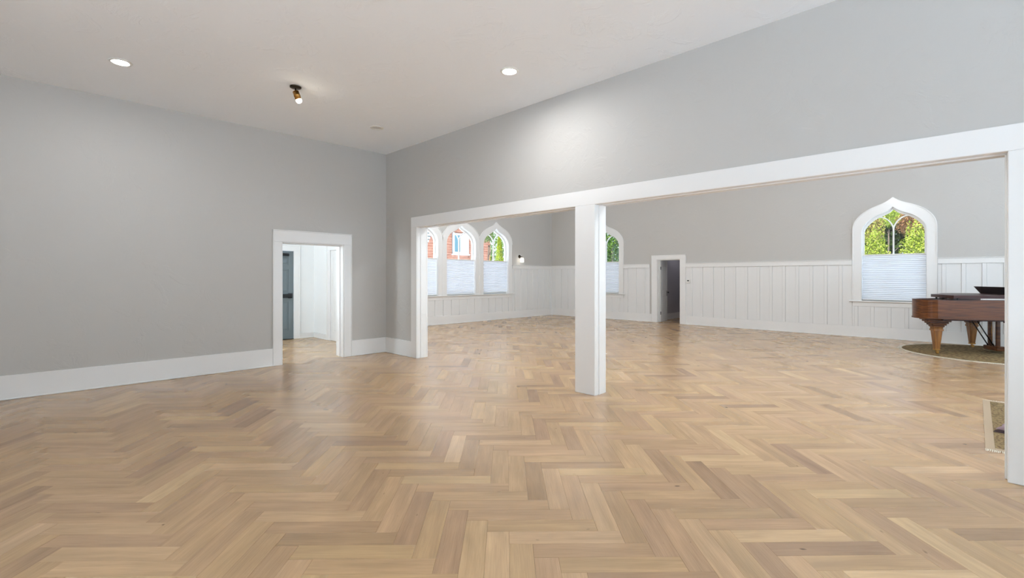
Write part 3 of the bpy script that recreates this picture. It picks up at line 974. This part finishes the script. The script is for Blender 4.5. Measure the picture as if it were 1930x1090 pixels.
# ------------------------------------------------------------------ rugs
RZ = .009
rl, rf = 8.884, 8.743
rx, ry = LF(rl, rf)
rr = empty('round_rug', (rx, ry, .0)); tag(rr, 'round olive patterned rug with pale edge under the grand piano', 'rug')
B().lathe([(1.30, .0012), (1.305, RZ), (.02, RZ)], 96).obj('pile', 'rug_round', rr)
B().lathe([(1.302, .0012), (1.302, RZ + .002), (1.335, RZ + .002), (1.34, .0012)], 96, cap=False).obj('binding', 'fringe', rr)
fb = B()
for i in range(360):
    a = 2 * math.pi * i / 360 + random.uniform(-.004, .004)
    r1 = 1.37 + random.uniform(-.01, .012)
    ca, sa = math.cos(a), math.sin(a)
    w = .006
    vs = [fb.bm.verts.new((r * ca + s * w * -sa, r * sa + s * w * ca, z)) for r, z in ((1.335, .007), (r1, .003)) for s in (-1, 1)]
    fb.bm.faces.new([vs[0], vs[1], vs[3], vs[2]])
fo = fb.obj('fringe', 'fringe', rr); fo['kind'] = 'stuff'

RX0, RX1, RY0, RY1 = 5.56, 7.74, -1.62, -.055
r2 = empty('area_rug', (RX0, RY1, 0)); tag(r2, 'rectangular persian rug with dark border at the right-hand post', 'rug')
o = Vector((RX0, RY1, 0))
def rb(name, a, b, mat): return B().box(Vector(a) - o, Vector(b) - o, .002).obj(name, mat, r2)
rb('field', (RX0 + .26, RY0 + .26, .001), (RX1 - .26, RY1 - .26, RZ), 'rug')
rb('border', (RX0 + .06, RY1 - .26, .001), (RX1 - .06, RY1 - .06, RZ), 'rug_dark')
rb('border', (RX0 + .06, RY0 + .06, .001), (RX1 - .06, RY0 + .26, RZ), 'rug_dark')
rb('border', (RX0 + .06, RY0 + .26, .001), (RX0 + .26, RY1 - .26, RZ), 'rug')
rb('border', (RX1 - .26, RY0 + .26, .001), (RX1 - .06, RY1 - .26, RZ), 'rug')
for y0, y1 in ((RY1 - .06, RY1), (RY0, RY0 + .06)): rb('selvedge', (RX0, y0, .001), (RX1, y1, RZ - .001), 'rug_edge')
for x0, x1 in ((RX0, RX0 + .06), (RX1 - .06, RX1)): rb('end_band', (x0, RY0 + .06, .001), (x1, RY1 - .06, RZ - .001), 'rug_edge')
fb = B()
for x, s in ((RX0, -1), (RX1, 1)):
    y = RY0
    while y < RY1 - .006:
        L_ = random.uniform(.045, .065); dy = random.uniform(-.006, .006)
        vs = [fb.bm.verts.new(Vector(p) - o) for p in ((x, y, .007), (x, y + .007, .007), (x + s * L_, y + .006 + dy, .0025), (x + s * L_, y + .001 + dy, .0025))]
        fb.bm.faces.new(vs); y += .0095
fo = fb.obj('fringe', 'fringe', r2); fo['kind'] = 'stuff'

# mauve folded cloth lying on the rug
cx0, cy0 = 6.33, -.145
cl_ = empty('folded_throw', (cx0, cy0, RZ)); cl_.rotation_euler = (0, 0, math.radians(-14))
tag(cl_, 'folded mauve cloth with dark underside lying on the persian rug', 'blanket')
def soft_slab(x0, x1, y0, y1, z0, z1, amp, seed):
    bm = bmesh.new(); r = random.Random(seed); nx, ny = 14, 20
    up, lo = [], []
    for i in range(nx + 1):
        for j in range(ny + 1):
            u, v = i / nx, j / ny
            e = min(u, 1 - u, v, 1 - v)
            zz = z0 + (z1 - z0) * min(1, (e * 9)) ** .5 + (amp * math.sin(u * 9 + seed) * math.cos(v * 13 + seed) + r.uniform(-amp, amp) * .4) * (e > .01)
            xx = x0 + (x1 - x0) * u + math.sin(v * 11 + seed) * .012; yy = y0 + (y1 - y0) * v + math.sin(u * 8 + seed) * .008
            up.append(bm.verts.new((xx, yy, max(zz, z0 + .001)))); lo.append(bm.verts.new((xx, yy, z0)))
    id_ = lambda i, j: i * (ny + 1) + j
    for i in range(nx):
        for j in range(ny):
            q = [id_(i, j), id_(i + 1, j), id_(i + 1, j + 1), id_(i, j + 1)]
            bm.faces.new([up[k_] for k_ in q]).smooth = True; bm.faces.new([lo[k_] for k_ in reversed(q)])
    per = [id_(i, 0) for i in range(nx)] + [id_(nx, j) for j in range(ny)] + [id_(i, ny) for i in range(nx, 0, -1)] + [id_(0, j) for j in range(ny, 0, -1)]
    for a, b in zip(per, per[1:] + per[:1]): bm.faces.new([lo[a], lo[b], up[b], up[a]])
    bmesh.ops.recalc_face_normals(bm, faces=bm.faces)
    x = B(); x.bm.free(); x.bm = bm
    return x
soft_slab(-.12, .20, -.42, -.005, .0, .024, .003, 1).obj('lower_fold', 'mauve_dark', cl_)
soft_slab(-.10, .22, -.43, -.012, .024, .052, .004, 2).obj('upper_fold', 'mauve', cl_)

# ------------------------------------------------------------------ grand piano (local x: tail -> keyboard, y: bass side -> treble side)
PHI = math.radians(15)
tx, ty = LF(7.858, 8.765)
pang = math.atan2(-C_ * math.cos(PHI) + S_ * -math.sin(PHI), S_ * math.cos(PHI) + C_ * -math.sin(PHI))
pn = empty('grand_piano', (tx, ty, 0), pang)
tag(pn, 'polished mahogany grand piano with golden tapered legs on the round rug', 'piano')
PZ = .015                                           # legs stand on the rug
def piano_outline(g):
    """g grows the outline"""
    pts = [(1.36, -.25 - g), (.6, -.25 - g), (.0, -.25 - g), (-.14, -.235 - g), (-.25 - g * .7, -.17 - g * .7), (-.31 - g, -.04), (-.31 - g, .12),
           (-.26 - g * .8, .25 + g * .6), (-.15, .335 + g), (.02, .40 + g), (.20, .50 + g), (.38, .68 + g), (.52, .90 + g), (.66, 1.09 + g), (.84, 1.20 + g), (1.02, 1.245 + g), (1.36, 1.26 + g)]
    return smooth_curve(pts, 4)
flat_xf = lambda u, v, d: (u, v, d)
rim_o = piano_outline(0); rim_i = piano_outline(-.05)
ring = rim_o + rim_i[::-1]
B().plate([ring], flat_xf, .685, 1.012).obj('rim', 'mahogany', pn)
B().plate([piano_outline(.008) + piano_outline(-.012)[::-1]], flat_xf, .668, .690).obj('lower_moulding', 'mahogany', pn)
B().plate([piano_outline(.004) + piano_outline(-.054)[::-1]], flat_xf, 1.012, 1.020).obj('rim_cap', 'mahogany_lid', pn)
B().plate([piano_outline(-.02)], flat_xf, .690, .72).obj('bottom_board', 'mahogany_lid', pn)
B().plate([piano_outline(-.06)], flat_xf, .92, .935).obj('soundboard', 'brass', pn)
for yy in (-.17, .05, .27, .5):
    B().box((.0, yy - .03, .64), (1.2, yy + .03, .69), .006).obj('under_beam', 'mahogany_lid', pn)
# key bed, keys, fallboard, arms
B().box((1.20, -.25, .655), (1.46, 1.26, .73), .006).obj('key_bed', 'mahogany', pn)
for y0, y1 in ((-.25, -.17), (1.18, 1.26)):
    B().box((1.30, y0, .73), (1.45, y1, .90), .02).obj('arm', 'mahogany', pn)
B().box((1.30, -.165, .73), (1.32, 1.175, .93), .004).obj('fallboard', 'mahogany_lid', pn)
wk = 52
for i in range(wk):
    y0 = -.165 + 1.34 * i / wk
    B().box((1.32, y0 + .0005, .73), (1.445, y0 + 1.34 / wk - .0005, .752), .001).obj('white_key', 'ivory', pn)
for i in range(wk - 1):
    if i % 7 in (1, 4): continue
    y0 = -.165 + 1.34 * (i + 1) / wk
    B().box((1.32, y0 - .0055, .752), (1.40, y0 + .0055, .764), .002).obj('black_key', 'ebony', pn)
# lid, held a little above the rim on bumpers
lid = piano_outline(.012)
lid = [(max(u, .10 + .25 * abs(v - .06) ** 2), v) for u, v in lid]
B().plate([lid], flat_xf, 1.048, 1.100).obj('lid', 'mahogany_lid', pn)
for bx, by in ((.20, -.23), (.9, -.23), (.22, .44), (.9, 1.19), (1.3, .5), (1.33, -.2), (1.33, 1.2)):
    B().lathe([(.012, 1.019), (.014, 1.022), (.014, 1.047), (.012, 1.049)], 12, Matrix.Translation((bx, by, 0))).obj('bumper', 'ebony', pn)
# music desk leaning towards the tail
md = B()
md.plate([[(.02, 0), (.92, 0), (1.0, .155), (-.06, .155)]], lambda u, v, d: (1.20 - v * .5 + d, u, 1.09 + v), 0, .022)
md.obj('music_desk', 'ebony', pn)  # black finish carries the shade of its turned-away face
B().box((1.19, .02, 1.088), (1.29, .92, 1.106), .003).obj('desk_shelf', 'mahogany_lid', pn)
# legs with stepped brackets, ferrules and casters
def piano_leg(x, y):
    lg = B()
    def frus(z0, w0, z1, w1):
        a = [lg.bm.verts.new((x + sx_ * w0 / 2, y + sy_ * w0 / 2, z0)) for sx_, sy_ in ((-1, -1), (1, -1), (1, 1), (-1, 1))]
        b = [lg.bm.verts.new((x + sx_ * w1 / 2, y + sy_ * w1 / 2, z1)) for sx_, sy_ in ((-1, -1), (1, -1), (1, 1), (-1, 1))]
        fs = [lg.bm.faces.new(a[::-1]), lg.bm.faces.new(b)]
        for i in range(4): fs.append(lg.bm.faces.new([a[i], a[(i + 1) % 4], b[(i + 1) % 4], b[i]]))
        bmesh.ops.bevel(lg.bm, geom=list({e for f in fs for e in f.edges if abs(e.verts[0].co.z - e.verts[1].co.z) > .01}), offset=.010, segments=1, affect='EDGES')
    frus(.10, .078, .44, .132); frus(.44, .156, .47, .156); frus(.47, .138, .512, .150)
    leg = lg.obj('leg', 'leg_wood', pn)
    br = B()
    for i, (w, z0, z1) in enumerate(((.175, .510, .540), (.225, .540, .572), (.29, .572, .605), (.37, .605, .640), (.45, .640, .672))):
        br.box((x - w / 2, y - min(w, .20) / 2, z0), (x + w / 2, y + min(w, .20) / 2, z1), .008)
    br.obj('bracket', 'mahogany', leg)
    B().box((x - .041, y - .041, .078), (x + .041, y + .041, .105), .004).obj('ferrule', 'brass', leg)
    ca = B().lathe([(.010, .05), (.012, .08)], 10, Matrix.Translation((x, y, 0)))
    ca.lathe([(.020, -.011), (.026, -.009), (.026, .009), (.020, .011)], 18, Matrix.Translation((x + .012, y, PZ + .022)) @ Matrix.Rotation(math.pi / 2, 4, 'X'))
    ca.box((x - .012, y - .018, .038), (x + .028, y - .013, .066)).box((x - .012, y + .013, .038), (x + .028, y + .018, .066)).obj('caster', 'brass', leg)
piano_leg(-.0, .0)
piano_leg(1.17, -.12)
piano_leg(1.17, 1.13)
# pedal lyre
ly = B()
for yy in (.40, .60):
    ly.box((1.13, yy - .025, .13), (1.19, yy + .025, .66), .006)
ly.box((1.09, .32, .05), (1.27, .68, .13), .012).box((1.12, .36, .60), (1.21, .64, .66), .006)
lyo = ly.obj('pedal_lyre', 'mahogany', pn)
for yy in (.44, .50, .56):
    B().box((1.20, yy - .012, .062), (1.36, yy + .012, .074), .004).obj('pedal', 'brass', lyo)
    B().tube([(1.16, yy, .12), (1.16, yy, .66)], .005).obj('pedal_rod', 'brass', lyo)
for yy in (.42, .58):
    B().tube([(1.12, yy, .12), (.82, yy, .66)], .010).obj('lyre_brace', 'ebony', lyo)

# ------------------------------------------------------------------ outdoors
structure(B().box((-40, -40, -.7), (60, 60, -.5)).obj('ground', 'bounce_ground'), 'unseen ground outside the building, kept pale and cool to bounce light indoors', 'ground')  # works as a pale bounce surface for the rooms

def foliage(bm_out, n, sampler, size, seed):
    r = random.Random(seed)
    verts, faces = [], []
    for _ in range(n):
        c, nrm = sampler(r)
        s = size * r.uniform(.6, 1.35)
        d = Vector((r.gauss(0, 1), r.gauss(0, 1), r.gauss(0, 1) - .3))
        if d.length < .01: continue
        d.normalize()
        nn = (Vector(nrm) + Vector((r.gauss(0, .6), r.gauss(0, .6), r.gauss(0, .6)))).normalized()
        e = d.cross(nn)
        if e.length < .05: continue
        e.normalize()
        c = Vector(c); k0 = len(verts)
        verts += [c - d * s * .5, c + e * s * .28 + nn * s * .08, c + d * s * .5, c - e * s * .28 + nn * s * .08]
        faces.append((k0, k0 + 1, k0 + 2, k0 + 3))
    me = bpy.data.meshes.new('foliage')
    me.from_pydata([tuple(v) for v in verts], [], faces)
    return me

def ellipsoid_sampler(cz, rx_, ry_, rz_, shell=.55):
    def f(r):
        while True:
            v = Vector((r.uniform(-1, 1), r.uniform(-1, 1), r.uniform(-1, 1)))
            if shell < v.length < 1: break
        b = 1 + .18 * math.sin(v.x * 9 + v.z * 7) * math.cos(v.y * 8)
        return (v.x * rx_ * b, v.y * ry_ * b, cz + v.z * rz_ * b), v.normalized()
    return f

def cone_sampler(z0, z1, r0):
    def f(r):
        t = r.random() ** .8; a = r.uniform(0, 2 * math.pi)
        rad = r0 * (1 - t) ** .8 * r.uniform(.7, 1.05) * (1 + .12 * math.sin(a * 5 + t * 20))
        return (rad * math.cos(a), rad * math.sin(a), z0 + (z1 - z0) * t), (math.cos(a), math.sin(a), .3)
    return f

GZ = -.5
def plant(name, loc, sampler, n, size, mat, trunk_h, trunk_r, label, cat, seed, group=None):
    e = empty(name, (loc[0], loc[1], GZ)); tag(e, label, cat, group)
    link('foliage', foliage(None, n, sampler, size, seed), mat, e)
    r = random.Random(seed)
    t = B().tube([(0, 0, 0), (r.uniform(-.05, .05), r.uniform(-.05, .05), trunk_h * .5), (r.uniform(-.1, .1), r.uniform(-.1, .1), trunk_h)], trunk_r)
    for i in range(5):
        a = r.uniform(0, 6.28); z = trunk_h * r.uniform(.45, .95)
        t.tube([(0, 0, z), (math.cos(a) * .35, math.sin(a) * .35, z + .35)], trunk_r * .4, 6)
    t.obj('trunk', 'bark', e)
    return e

def beyond(px, dist_axis, val):
    """floor-plan point seen in image column px, on the line X=val or Y=val"""
    t = (px - 965) / F_PX
    dx, dy = t * S_ + C_, -t * C_ + S_
    k_ = val / (dx if dist_axis == 'X' else dy)
    return dx * k_, dy * k_

# behind the window above the piano
SH = 'shrubs outside the piano window'
for i, (y, X, h, lab) in enumerate((
        (3.10, 17.9, 2.95, 'lime green shrub at the left edge of the piano window'),
        (2.15, 17.6, 2.85, 'lime green shrub left of the piano window tracery bar'),
        (1.20, 17.7, 3.00, 'lime green shrub right of the piano window tracery bar'),
        (.25, 17.5, 2.90, 'lime green shrub at the right edge of the piano window'))):
    plant('shrub', (X, y), ellipsoid_sampler(h * .5 + .25, .41, .41, h * .5 + .25, .25), 16000, .050, 'leaf_lime', h * .45, .02, lab, 'shrub', 100 + i, SH)
for i, (y, X, cz, rr_, n, mat, lab) in enumerate((
        (2.62, 20.0, 3.05, .45, 3000, 'leaf_olive', 'olive and bronze tree high at the left of the piano window'),
        (1.50, 20.4, 3.25, .42, 3000, 'leaf_rust', 'peach and rust coloured tree high at the right of the piano window'),
        (2.36, 22.8, 3.75, .36, 2200, 'leaf_lime', 'yellow green tree behind the tip of the piano window'))):
    plant('garden_tree', (X, y), ellipsoid_sampler(cz + .5, rr_, rr_, rr_ * 1.1, .2), n, .06, mat, cz, .025, lab, 'tree', 140 + i)
for i, (x, y) in enumerate(((27.0, 7.3), (27.4, 2.7), (27.0, -1.9))):
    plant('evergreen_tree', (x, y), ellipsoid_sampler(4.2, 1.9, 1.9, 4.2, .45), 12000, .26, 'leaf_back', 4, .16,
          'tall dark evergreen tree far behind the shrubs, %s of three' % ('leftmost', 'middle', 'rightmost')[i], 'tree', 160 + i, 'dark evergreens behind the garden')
# outside the window half hidden by the middle post
for i, (px, X, cz, rr_, mat, lab) in enumerate(((1152, 18.0, 3.2, 1.5, 'leaf_dark', 'dark glossy tree outside the window beside the post'),
                                                (1150, 23.5, 4.2, 2.3, 'leaf_back', 'blackish evergreen behind the glossy tree by the post window'))):
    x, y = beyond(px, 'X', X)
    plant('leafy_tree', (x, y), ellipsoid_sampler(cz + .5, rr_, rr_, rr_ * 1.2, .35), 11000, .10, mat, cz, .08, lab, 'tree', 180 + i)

# neighbouring house seen through the three far windows
HY = 17.4
hx0, _ = beyond(780, 'Y', HY); hx1, _ = beyond(922, 'Y', HY)
hs = empty('neighbour_house', (hx0, HY, GZ)); tag(hs, 'neighbouring house with red cedar lap siding and a white window', 'house')
o = Vector((hx0, HY, GZ))
wx0, _ = beyond(853, 'Y', HY - .05); wx1, _ = beyond(882.5, 'Y', HY - .05)
wz0, wz1 = 2.52, 3.48
B().box(Vector((hx0, HY, GZ)) - o, Vector((hx1, HY + 5, 4.3)) - o).obj('house_body', 'siding_red', hs)
z = 0.0; pitch = .118
rr2 = random.Random(5)
while z < 4.3:
    segs = [(hx0 - .02, hx1 + .03)]
    if z + pitch > wz0 - .05 and z < wz1 + .05: segs = [(hx0 - .02, wx0 - .05), (wx1 + .05, hx1 + .03)]
    for a, b in segs:
        bm = bmesh.new()
        q = [bm.verts.new(Vector(p) - o) for p in ((a, HY - .075, z), (b, HY - .075, z), (b, HY - .014, z + pitch), (a, HY - .014, z + pitch), (a, HY, z), (b, HY, z))]
        bm.faces.new([q[0], q[1], q[2], q[3]]); bm.faces.new([q[4], q[5], q[1], q[0]])
        x = B(); x.bm.free(); x.bm = bm
        x.obj('siding_board', 'siding_red', hs)
    z += pitch
wn = B().plate([rect(wx0, wx1, wz0, wz1), rect(wx0 + .09, (wx0 + wx1) / 2 - .03, wz0 + .09, wz1 - .09), rect((wx0 + wx1) / 2 + .03, wx1 - .09, wz0 + .09, wz1 - .09)],
               lambda u, v, d: Vector((u, HY + d, v)) - o, -.095, -.02).obj('window_frame', 'siding_white', hs)
B().box(Vector((wx0 + .08, HY - .045, wz0 + .08)) - o, Vector(((wx0 + wx1) / 2, HY - .035, wz1 - .08)) - o).obj('pane', 'far_glass', wn)
B().box(Vector(((wx0 + wx1) / 2, HY - .045, wz0 + .08)) - o, Vector((wx1 - .08, HY - .035, wz1 - .08)) - o).obj('pane', 'far_blind', wn)
B().box(Vector((wx0 - .06, HY - .11, wz0 - .06)) - o, Vector((wx1 + .06, HY - .01, wz0)) - o).obj('window_sill', 'siding_white', hs)
rfb = B().plate([[(HY - .45, 4.25), (HY + 5.5, 4.25), (HY + 2.5, 6.6)]], lambda u, v, d: Vector((d, u, v)) - o, hx0 - .3, hx1 + .3)
rfb.obj('roof', 'roof', hs)
B().box(Vector((hx0 - .3, HY - .5, 4.12)) - o, Vector((hx1 + .3, HY - .45, 4.3)) - o).obj('fascia', 'siding_white', hs)
# white clapboard gable of a second house, its rake running down to the left
gx, _ = beyond(821, 'Y', 15.9)
g2 = empty('clapboard_house', (gx, 15.9, GZ)); tag(g2, 'white clapboard house end glimpsed at the left opening jamb', 'house')
o = Vector((gx, 15.9, GZ))
B().plate([[(gx - 6, GZ), (gx - 1.55, GZ), (gx - .95, 1.6), (gx + .12, 3.9), (gx - 1.4, 5.6), (gx - 6, 5.6)]], lambda u, v, d: Vector((u, 15.9 + d, v)) - o, .02, .4).obj('gable_wall', 'siding_white', g2)
z = 1.0
while z < 5.2:
    e_ = gx + .12 - (3.9 - z) * .465 if z < 3.9 else gx + .12 - (z - 3.9) * .9
    e2 = gx + .12 - (3.9 - z - .13) * .465 if z + .13 < 3.9 else gx + .12 - (z + .13 - 3.9) * .9
    bm = bmesh.new()
    q = [bm.verts.new(Vector(p) - o) for p in ((gx - 6, 15.84, z + .025), (e_, 15.84, z + .025), (e2, 15.90, z + .13), (gx - 6, 15.90, z + .13), (gx - 6, 15.92, z + .025), (e_, 15.92, z + .025))]
    bm.faces.new([q[0], q[1], q[2], q[3]]); bm.faces.new([q[4], q[5], q[1], q[0]])
    x = B(); x.bm.free(); x.bm = bm
    x.obj('clapboard', 'siding_white', g2)
    B().box(Vector((gx - 6, 15.885, z - .004)) - o, Vector((e_, 15.93, z + .027)) - o).obj('painted_lap_shade', 'roof', g2)  # dark strip painted in as the shade under each lap
    z += .13
# conifer and trees beside the neighbouring house
x, y = beyond(941.5, 'Y', 14.6)
plant('conifer', (x, y), cone_sampler(.1, 3.95, .36), 7000, .05, 'leaf_gold', 2.6, .05, 'narrow golden green conifer outside the window nearest the sconce', 'tree', 201)
x, y = beyond(924.5, 'Y', 15.2)
plant('shrub', (x, y), cone_sampler(.1, 2.85, .17), 1500, .05, 'leaf_gold', 1.5, .03, 'small yellow shrub beside the narrow conifer', 'shrub', 202)
x, y = beyond(919.5, 'Y', 16.2)
plant('garden_tree', (x, y), ellipsoid_sampler(3.95, .30, .30, .42, .2), 1800, .06, 'leaf_mid', 3.4, .04, 'pale green round tree against the cedar house', 'tree', 203)
for i, (px, Y) in enumerate(((944, 24.5), (990, 27.5))):
    x, y = beyond(px, 'Y', Y)
    plant('broadleaf_tree', (x, y), ellipsoid_sampler(4.6, 2.0, 2.0, 3.6, .4), 9000, .16, 'leaf_mid', 4, .14,
          'broad pale green tree behind the cedar house, %s' % ('at its corner', 'farther right')[i], 'tree', 210 + i, 'broadleaf trees behind the house')
